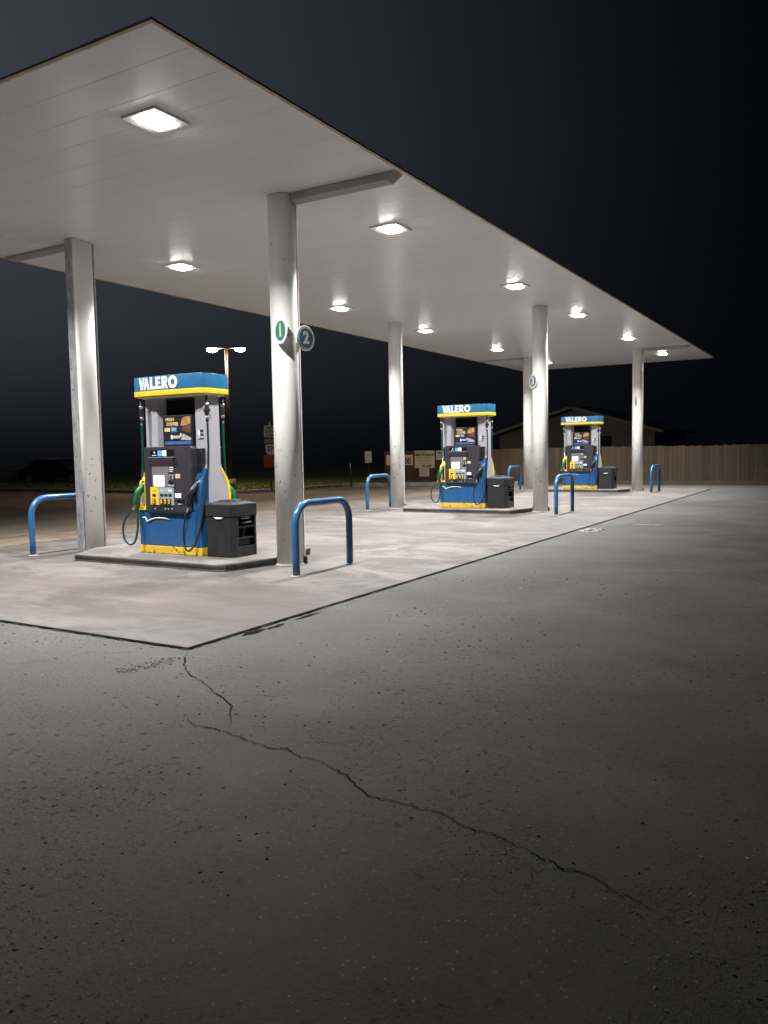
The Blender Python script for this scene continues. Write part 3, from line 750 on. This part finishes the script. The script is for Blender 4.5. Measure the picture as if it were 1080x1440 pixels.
        q.tube([(-.53, -.20, 1.935), (-.53, -.20, 1.902)], .0275, 'chrome', 10); q.tube([(-.53, -.20, 1.79), (-.53, -.20, 1.755)], .0225, 'chrome', 10)
        q.build('breakaway_coupling', h)
        q = MB()
        q.tube([(.56, -.125, 1.70), (.565, -.13, 1.3), (.572, -.17, .98), (.575, -.24, .70), (.572, -.31, .42), (.53, -.355, .20), (.46, -.39, .09), (.40, -.40, .08), (.355, -.395, .16), (.34, -.385, .32), (.355, -.37, .47), (.384, -.361, .558)], .0125, 'rubber', 10, 6)
        h = q.build('black_hose', t, rot=(0, 0, rz))
        q = MB(); q.tube([(.56, -.125, 2.03), (.56, -.125, 1.93), (.56, -.125, 1.90), (.56, -.125, 1.78), (.56, -.125, 1.76), (.56, -.125, 1.695)], [.014, .016, .025, .025, .019, .017], 'rubber', 10)
        q.tube([(.56, -.125, 1.935), (.56, -.125, 1.902)], .0265, 'chrome', 10); q.tube([(.56, -.125, 1.77), (.56, -.125, 1.735)], .0215, 'chrome', 10)
        q.bx(.52, .60, -.145, -.105, 1.82, 1.86, 'black', .004)
        q.build('breakaway_coupling', h)
    return t
pump = make_pump()
plab = ('large blue and yellow fuel pump on the nearest island, beside column 1', 'blue and yellow fuel pump on the middle island, in front of fence signs', 'smallest blue and yellow fuel pump on the farthest island, house behind it')
for i, yr in enumerate(ROWS):
    o = pump if i == 0 else copy_tree(pump)
    o.location = (-7.66, yr - .12, IZ); o['label'] = plab[i]

# ------------------------------------------------------------------ waste bins with windscreen-wash shelf
def make_bin():
    t = empty('trash_bin', (0, 0, IZ), 'x', 'trash bin', 'black trash bins on the islands')
    def octo(sx, sy, c): return [(-sx + c, -sy), (sx - c, -sy), (sx, -sy + c), (sx, sy - c), (sx - c, sy), (-sx + c, sy), (-sx, sy - c), (-sx, -sy + c)]
    q = MB()
    wall = [(-.26, .24), (-.26, -.19), (-.20, -.245), (.16, -.245), (.225, -.20), (.225, .20), (.16, .245), (-.20, .245)]
    wall = octo(.255, .245, .07)
    a, b = .0, .505
    # left block (closed) and right bay frame (open to the side)
    q.prism([(-.255, -.175), (-.19, -.245), (.10, -.245), (.10, .245), (-.19, .245), (-.255, .175)], 'z', a, b, 'binblack', .006)
    q.prism([(.101, -.245), (.19, -.245), (.255, -.18), (.255, -.155), (.235, -.155), (.18, -.22), (.101, -.22)], 'z', a, b, 'binblack', .002)
    q.prism([(.101, .245), (.19, .245), (.255, .18), (.255, .155), (.235, .155), (.18, .22), (.101, .22)][::-1], 'z', a, b, 'binblack', .002)
    q.prism([(.101, -.219), (.18, -.219), (.250, -.155), (.250, .155), (.18, .219), (.101, .219)], 'z', a, .13, 'binblack', .004)
    q.build('bin_body', t)
    q = MB()
    for z in (.22, .36): q.prism([(.102, -.21), (.18, -.21), (.244, -.15), (.244, .15), (.18, .21), (.102, .21)], 'z', z, z + .022, 'binblack', .004)
    q.build('shelf', t)
    q = MB(); q.bx(.12, .22, -.13, .10, .14, .215, 'black', .01); q.build('wash_bucket', t)
    q = MB(); q.tube([(.17, -.03, .16), (.20, .0, .30), (.225, .02, .42)], .008, 'greyplate', 8); q.bx(.20, .25, -.06, .10, .415, .435, 'greyplate', .004); q.build('squeegee', t)
    q = MB(); q.prism(octo(.268, .256, .075), 'z', .508, .66, 'binblack', .008)
    lid = q.build('lid', t)
    q = MB()
    o1, o2 = octo(.255, .244, .07), octo(.15, .14, .045)
    for i in range(8):
        A_ = [(*o1[i], .661), (*o1[(i + 1) % 8], .661), (*o2[(i + 1) % 8], .69), (*o2[i], .69)]
        q.bm.faces.new([q.bm.verts.new(v) for v in A_])
    q._done(set(), 'binblack'); bmesh.ops.recalc_face_normals(q.bm, faces=q.bm.faces)
    q.build('lid_slope', lid)
    q = MB(); ring = [(.135 * math.cos(2 * math.pi * k / 24), .125 * math.sin(2 * math.pi * k / 24), .694) for k in range(25)]
    q.tube(ring, .011, 'black', 8, 0, False); q.prism([(v[0] * .98, v[1] * .98) for v in ring[:24]], 'z', .668, .672, 'ink'); q.build('opening', lid)
    q = MB(); q.prism([(-.06, .50), (.10, .50), (.05, .478), (-.02, .478)], 'y', -.262, -.2455, 'white', .002); q.build('liner_edge', t)
    q = MB(); q.bx(.20, .31, -.12, .02, .485, .502, 'black', .004); q.bx(.255, .30, -.10, .0, .474, .483, 'white', .002); q.build('towel_tray', t)
    return t
bin0 = make_bin()
for i, yr in enumerate(ROWS):
    o = bin0 if i == 0 else copy_tree(bin0)
    o.location = (-6.84, yr - .15, IZ)
    o['label'] = ('large black octagonal trash bin with open side shelf by the nearest pump', 'black trash bin standing right of the middle pump', 'small dark trash bin right of the farthest pump, before the fence')[i]

# ------------------------------------------------------------------ hoop barriers
def hoop_mesh():
    q = MB(); r = .24; H = .80; L = 1.09; P = [(0, 0, .0), (0, 0, .2)]
    for k in range(9):
        a = math.pi / 2 * k / 8; P.append((0, r - r * math.cos(a), H - r + r * math.sin(a)))
    for k in range(9):
        a = math.pi / 2 * k / 8; P.append((0, L - r + r * math.sin(a), H - r + r * math.cos(a)))
    P += [(0, L, .2), (0, L, 0)]
    q.tube(P, .0415, 'hoop', 20)
    for y_ in (0, L): q.tube([(0, y_, .0005), (0, y_, .006), (0, y_, .012)], [.07, .066, .044], 'kerb', 20)
    return q
h0 = None
for i, yr in enumerate(ROWS):
    for side, x in (('right', -5.34), ('left', -9.92)):
        if h0 is None: o = h0 = hoop_mesh().build('hoop_barrier')
        else: o = h0.copy(); C.objects.link(o)
        o.location = (x, yr - .80, .014)
        tag(o, 'blue steel hoop barrier ' + {('right', 0): 'largest, in front of the column with sign 1', ('left', 0): 'partly hidden by the column with galvanised edges', ('right', 1): 'beside the scuffed column at the end of the middle island', ('left', 1): 'behind the pad edge, partly hidden by the middle left column', ('right', 2): 'farthest, standing by the last column near the fence', ('left', 2): 'seen past the middle trash bin, fence behind it'}[(side, i)], 'hoop barrier', 'blue hoop barriers at the island ends')

# ------------------------------------------------------------------ numbered discs on the columns
def disc(name, loc, ang, txt, face, num, label, arm):
    """ang: heading of the face normal in degrees from +x"""
    rz = R(ang + 90)
    t = empty(name, loc, label, 'number sign', 'round pump number signs', rz)
    q = MB(); q.tube([(0, .008, 0), (0, -.004, 0), (0, -.008, 0)], [.152, .152, .148], 'signwhite', 40); q.build('disc', t)
    q = MB(); q.tube([(0, -.0083, 0), (0, -.0105, 0)], [.116, .116], face, 40); q.build('face', t)
    q = MB(); q.text(txt, .20, (0, -.0125, -.0), num, bold=.008, ext=.001); q.build('numeral', t)
    q = MB(); q.bx(-.02, .02, .0085, .0085 + arm, -.05, .05, 'galv', .003); q.build('bracket', t)
    return t
disc('number_sign', (-5.855, 7.592, 2.81), -113, '1', 'tealsign', 'lime', 'round teal sign with a yellow numeral 1 on the nearest right column', .09)
disc('number_sign', (-5.80, 8.0, 2.765), -8, '2', 'slatesign', 'signwhite', 'round slate sign with a pale numeral 2 behind sign 1', .06)
disc('number_sign', (-6.055, 16.62, 2.84), -128, '3', 'slatesign', 'signwhite', 'round slate sign on the left flank of the middle right column', .03)
disc('number_sign', (-5.965, 25.44, 2.85), -160, '5', 'slatesign', 'signwhite', 'round sign seen nearly edge on, on the farthest right column', .03)

# ------------------------------------------------------------------ fence and its signs
FY = 30.5
fn = empty('wooden_fence', (-2, FY, 0), 'long weathered wooden picket fence across the back of the lot', 'fence')
q = MB(); x = -9.05
while x < 17:
    w = random.uniform(.132, .142); h = 1.43 + random.uniform(-.022, .018) + .012 * math.sin(x * .6); d = random.uniform(-.006, .006)
    q.prism([(x, .13), (x + w, .13), (x + w, h - .02), (x + w - .022, h), (x + .022, h), (x, h - .02)], 'y', d - .009, d + .009, 'wood')
    x += w + random.uniform(.002, .008)
q.build('picket_panel', fn)
q = MB(); x = -9.05
while x < 17: q.bx(x, x + 2.43, -.03, -.0165, .0, .16, 'board', .003); x += 2.44
q.build('bottom_board', fn)
q = MB()
for z in (.35, 1.2): q.bx(-9.05, 17, .018, .06, z, z + .09, 'wood')
q.build('rail', fn)
x = -9.0
while x < 17:
    q = MB(); q.bx(x, x + .09, .062, .15, 0, 1.40, 'wood'); q.build('post', fn); x += 2.44

def board(name, x0, x1, z0, z1, label, fill, cat='fence sign', y=-.02, yo=FY - .028):
    t = empty(name, ((x0 + x1) / 2, yo, (z0 + z1) / 2), label, cat, 'beige signs hung on the wooden fence')
    q = MB(); hx_, hz = (x1 - x0) / 2, (z1 - z0) / 2; q.bx(-hx_, hx_, -.010, 0, -hz, hz, 'banner', .002); q.build('sign_board', t)
    q = MB(); fill(q, hx_, hz); q.build('lettering', t); return t
def f_price(q, hx_, hz):
    q.text('$', .30, (-hx_ + .27, -.012, -.06), 'ink', bold=.008); q.text('00', .34, (hx_ - .25, -.012, -.06), 'ink', bold=.01, sx=.9)
    for x0, x1 in ((-.55, -.2), (.25, .58)): q.bx(x0, x1, -.0115, -.0095, .10, .125, 'faintink')
board('banner', -17.88, -16.55, .80, 1.24, 'wide beige price banner ending in 00, half behind the middle left column', f_price)
def f_store(q, hx_, hz):
    q.text('NOW RENTING', .085, (-.22, -.012, .29), 'faintink', bold=.002)
    q.text('MINI STORAGE', .155, (0, -.012, .185), 'ink', bold=.006, sx=.86)
    for k, (w, m) in enumerate(((.40, 'faintink'), (.42, 'faintink'), (.34, 'faintink'), (.38, 'faintink'), (.3, 'faintink'))):
        z = .08 - k * .062; q.bx(-w, w, -.0115, -.0095, z - .009, z + .009, m)
    q.text('285-6205', .13, (.10, -.012, -.285), 'ink', bold=.004); q.bx(-.40, -.22, -.0115, -.0095, -.30, -.27, 'faintink')
board('sign', -16.46, -15.50, .67, 1.41, 'big beige MINI STORAGE sign with a phone number on the fence', f_store)
def f_small(q, hx_, hz):
    for k in range(5): z = .10 - k * .052; q.bx(-.19, .19 - .05 * (k % 2), -.0115, -.0095, z - .008, z + .008, 'faintink')
board('sign', -16.24, -15.77, .31, .655, 'small beige notice hung right below the storage sign', f_small)
def f_mi(q, hx_, hz):
    q.text('MI', .12, (-.08, -.012, .10), 'ink', bold=.006)
    for k in range(3): z = -.02 - k * .05; q.bx(-.2, .2, -.0115, -.0095, z - .008, z + .008, 'faintink')
board('sign', -15.42, -14.95, 1.02, 1.40, 'small beige sign partly behind the middle pump', f_mi)
# left section of the fence, its wood coloured redder and brighter as if lit
q = MB(); x = -17.98
while x < -9.2:
    w = .138; h = 1.42 + random.uniform(-.01, .01); q.bx(x, x + w, -.009, .009, .06, h, 'woodlit'); x += w + .004
t = empty('wooden_fence', (0, FY, 0), 'left section of the fence, coloured redder as if lamplit, carrying the beige signs', 'fence'); q.build('picket_panel', t)
for x in [-17.98 + 2.19 * k for k in range(4)]:
    q = MB(); q.bx(x, x + .09, .012, .10, 0, 1.40, 'wood'); q.build('post', t)

# ------------------------------------------------------------------ things beyond the pad
t = empty('street_lamp', (-20.5, 23.2, .1), 'tall twin head parking lot lamp, both heads lit', 'lamp')
q = MB(); q.tube([(0, 0, .35), (0, 0, 5.25)], [.075, .06], 'polesteel', 16); q.build('pole', t)
q = MB(); q.cyl((0, 0, 0), .22, .36, 'kerb', 24); q.build('footing', t)
dirv = Vector((.861, .508, 0)).normalized()
q = MB(); q.tube([dirv * -.3 + Vector((0, 0, 5.27)), dirv * .3 + Vector((0, 0, 5.27))], .035, 'black', 10); q.build('cross_arm', t)
for sgn in (-1, 1):
    c = dirv * (.52 * sgn) + Vector((0, 0, 5.28)); rz = math.atan2(dirv.y, dirv.x)
    q = MB(); q.box(c, (.46, .44, .07), 'black', .02, (0, 0, rz)); o = q.build('lamp_head', t)
    q = MB(); q.tube([c + Vector((0, 0, -.036)), c + Vector((0, 0, -.06)), c + Vector((0, 0, -.10)), c + Vector((0, 0, -.135)), c + Vector((0, 0, -.15))], [.19, .20, .185, .12, .02], 'streetlens', 24); q.build('lens', o)

t = empty('sign_post', (-18.05, 22.6, .1), 'road sign post with pass with care plate, route 37 shield and orange box', 'road sign')
q = MB(); q.tube([(0, .02, 0), (0, .02, 2.42)], .028, 'polesteel', 10); q.build('post', t)
rz = R(26)
def plate(name, x0, x1, z0, z1, mat_, fill, poly=None):
    q = MB()
    if poly: q.prism(poly, 'y', -.02, -.012, mat_)
    else: q.bx(x0, x1, -.02, -.012, z0, z1, mat_, .003)
    o = q.build(name, t, rot=(0, 0, rz)); q = MB(); fill(q); q.build('lettering', o); return o
def f1(q):
    for s_t, z in (('PASS', 2.20), ('WITH', 2.07), ('CARE', 1.94)): q.text(s_t, .135, (-.01, -.022, z), 'ink', bold=.003, sx=.9)
plate('plate', -.21, .20, 1.87, 2.29, 'signwhite', f1)
def f2(q): q.text('NORTH', .10, (0, -.022, 1.735), 'ink', bold=.002, sx=.9)
plate('plate', -.19, .20, 1.67, 1.80, 'adgrey', f2)
def f3(q): q.text('37', .26, (.0, -.022, 1.45), 'ink', bold=.008, sx=.85)
plate('shield', 0, 0, 0, 0, 'signwhite', f3, [(-.18, 1.62), (.19, 1.62), (.19, 1.56), (.22, 1.56), (.12, 1.26), (-.10, 1.26), (-.10, 1.32), (-.15, 1.33)])
q = MB(); q.bx(-.16, .32, -.18, .12, .80, 1.22, 'orange', .01); q.build('orange_box', t)
q = MB(); q.bx(-.20, .36, -.22, .16, .755, .795, 'polesteel', .006); q.build('tray', t)

t = empty('blank_sign', (-17.9, 29.0, .1), 'pale blank sign plate on a thin post left of the fence', 'road sign')
q = MB(); q.tube([(0, .02, 0), (0, .02, 1.32)], .022, 'polesteel', 8); q.build('post', t)
q = MB(); q.bx(-.17, .17, -.012, 0, .84, 1.32, 'adgrey', .004); q.build('plate', t)
t = empty('marker_post', (-17.25, 26.6, 0), 'thin dark marker post with two small white reflectors', 'post')
q = MB(); q.cyl((0, 0, 0), .03, .98, 'black', 10); q.build('post', t)
q = MB(); q.bx(-.022, .022, -.038, -.03, .84, .875, 'white'); q.build('reflector', t)
q = MB(); q.bx(-.012, .028, -.038, -.03, .92, .95, 'white'); q.build('reflector', t)

# house behind the fence, gable end towards the camera
hs = empty('house', (-13.7, 44, 0), 'dim gabled house standing behind the wooden fence', 'house')
q = MB(); q.prism([(-4.4, 0), (4.4, 0), (4.4, 2.25), (0, 3.55), (-4.4, 2.25)], 'y', 0, 9, 'siding'); 
for z in [.2 + .2 * k for k in range(17)]:
    half = 4.4 if z < 2.25 else 4.4 * (3.55 - z) / 1.30
    if half > .15: q.bx(-half + .02, half - .02, -.012, .004, z, z + .03, 'siding')
q.build('wall', hs)
q = MB(); sl = math.atan2(1.30, 4.4)
for sgn in (-1, 1): q.box((sgn * 2.45, 4.4, 2.98), (5.25, 9.9, .12), 'shingle', 0, (0, sgn * sl, 0))
q.build('roof', hs)
q = MB()
for sgn in (-1, 1): q.box((sgn * 2.45, -.57, 2.93), (5.2, .04, .16), 'housetrim', 0, (0, sgn * sl, 0))
q.build('bargeboard', hs)
for x in (1.75, -2.4):
    q = MB(); q.bx(x - .46, x + .46, -.05, -.013, 1.15, 2.12, 'housetrim'); w_ = q.build('window', hs)
    q = MB(); q.bx(x - .40, x + .40, -.056, -.051, 1.2, 2.07, 'darkglass'); q.build('pane', w_)

# dark vehicle and a low pale wall far across the road
t = empty('parked_car', (-36.0, 27.6, 0), 'dark parked car barely visible far left beyond the road', 'car', rz=R(12))
body = [(-2.1, .28), (2.1, .28), (2.15, .62), (1.95, .78), (1.1, .86), (.55, 1.32), (-.9, 1.36), (-1.6, .95), (-2.1, .88), (-2.18, .6)]
q = MB(); q.prism(body, 'y', -.82, .82, 'carpaint', .07); cb = q.build('body', t)
q = MB(); q.prism([(.95, .88), (.5, 1.26), (-.85, 1.29), (-1.4, .93)], 'y', -.835, .835, 'darkglass'); q.build('window', t)
for x in (-1.35, 1.35):
    for y_ in (-.74, .74):
        q = MB(); q.tube([(x, y_ - .1, .31), (x, y_ + .1, .31)], .31, 'rubber', 20); wv = q.build('wheel', t)
        q = MB(); q.tube([(x, y_ - .106 if y_ < 0 else y_ + .101, .31), (x, y_ - .101 if y_ < 0 else y_ + .106, .31)], .18, 'chrome', 16); q.build('rim', wv)
for y_ in (-.6, .6):
    q = MB(); q.box((2.13, y_, .64), (.06, .32, .12), 'chrome', .01); q.build('headlight', t)
t = empty('low_wall', (-39.9, 27.4, 0), 'low pale block wall in the dark at far left', 'wall')
q = MB(); q.bx(-1.4, 1.2, -.1, .1, 0, .70, 'kerb', .01); q.build('blocks', t)
q = MB(); q.bx(-1.43, 1.23, -.13, .13, .702, .76, 'kerb', .008); q.build('coping', t)

# ------------------------------------------------------------------ night sky: glow to the left is mostly lens glare put into its colour
W = bpy.data.worlds.new('World'); sc.world = W; W.use_nodes = True
nt = W.node_tree; bg = nt.nodes['Background']; N = nt.nodes.new; L_ = nt.links.new
tc = N('ShaderNodeTexCoord'); sp = N('ShaderNodeSeparateXYZ'); L_(tc.outputs['Generated'], sp.inputs[0])
def mth(op, a, b=0.):
    m = N('ShaderNodeMath'); m.operation = op
    for k_, v in ((0, a), (1, b)):
        if isinstance(v, (int, float)): m.inputs[k_].default_value = v
        else: L_(v, m.inputs[k_])
    return m.outputs[0]
nx = mth('MULTIPLY', sp.outputs['X'], -1)
r1v = mth('POWER', mth('MAXIMUM', mth('MULTIPLY', mth('SUBTRACT', nx, .02), 1.02), 0.), 1.9)
r2 = N('ShaderNodeValToRGB'); L_(sp.outputs['Z'], r2.inputs[0]); e = r2.color_ramp.elements
for k_ in range(3): e.new(.5)
for k_, (p_, c_) in enumerate(((0., .04), (.03, .12), (.16, .62), (.34, .92), (.6, 1.))): e[k_].position = p_; e[k_].color = (c_, c_, c_, 1)
gl = mth('MULTIPLY', mth('MULTIPLY', r1v, r2.outputs[0]), 1.0)
cb_ = N('ShaderNodeMix'); cb_.data_type = 'RGBA'; L_(gl, cb_.inputs[0])
cb_.inputs[6].default_value = (.0016, .0019, .0027, 1); cb_.inputs[7].default_value = (.072, .082, .100, 1)
L_(cb_.outputs[2], bg.inputs['Color']); bg.inputs['Strength'].default_value = 1.0

# ------------------------------------------------------------------ camera
cam = bpy.data.cameras.new('camera'); co = bpy.data.objects.new('camera', cam); C.objects.link(co); sc.camera = co
yaw, pi_, ro_ = -.5347, .0744, -.0175
fw = Vector((math.sin(yaw) * math.cos(pi_), math.cos(yaw) * math.cos(pi_), -math.sin(pi_)))
rt = Vector((math.cos(yaw), -math.sin(yaw), 0)); up = rt.cross(fw)
r_, u_ = rt * math.cos(ro_) + up * math.sin(ro_), -rt * math.sin(ro_) + up * math.cos(ro_)
m = Matrix((r_, u_, -fw)).transposed().to_4x4(); m.translation = (0, 0, 1.37); co.matrix_world = m
cam.sensor_fit = 'VERTICAL'; cam.sensor_height = 36; cam.lens = 1125.98 / 1440 * 36; cam.clip_end = 500; cam.clip_start = .05

sc.view_settings.view_transform = 'Standard'; sc.view_settings.look = 'None'; sc.view_settings.exposure = 0; sc.view_settings.gamma = 1
sc.render.engine = 'CYCLES'
try:
    sc.cycles.use_denoising = True; sc.cycles.denoiser = 'OPENIMAGEDENOISE'
    sc.cycles.max_bounces = 8; sc.cycles.diffuse_bounces = 5; sc.cycles.caustics_reflective = False; sc.cycles.caustics_refractive = False
    sc.cycles.sample_clamp_indirect = 8
except Exception: pass
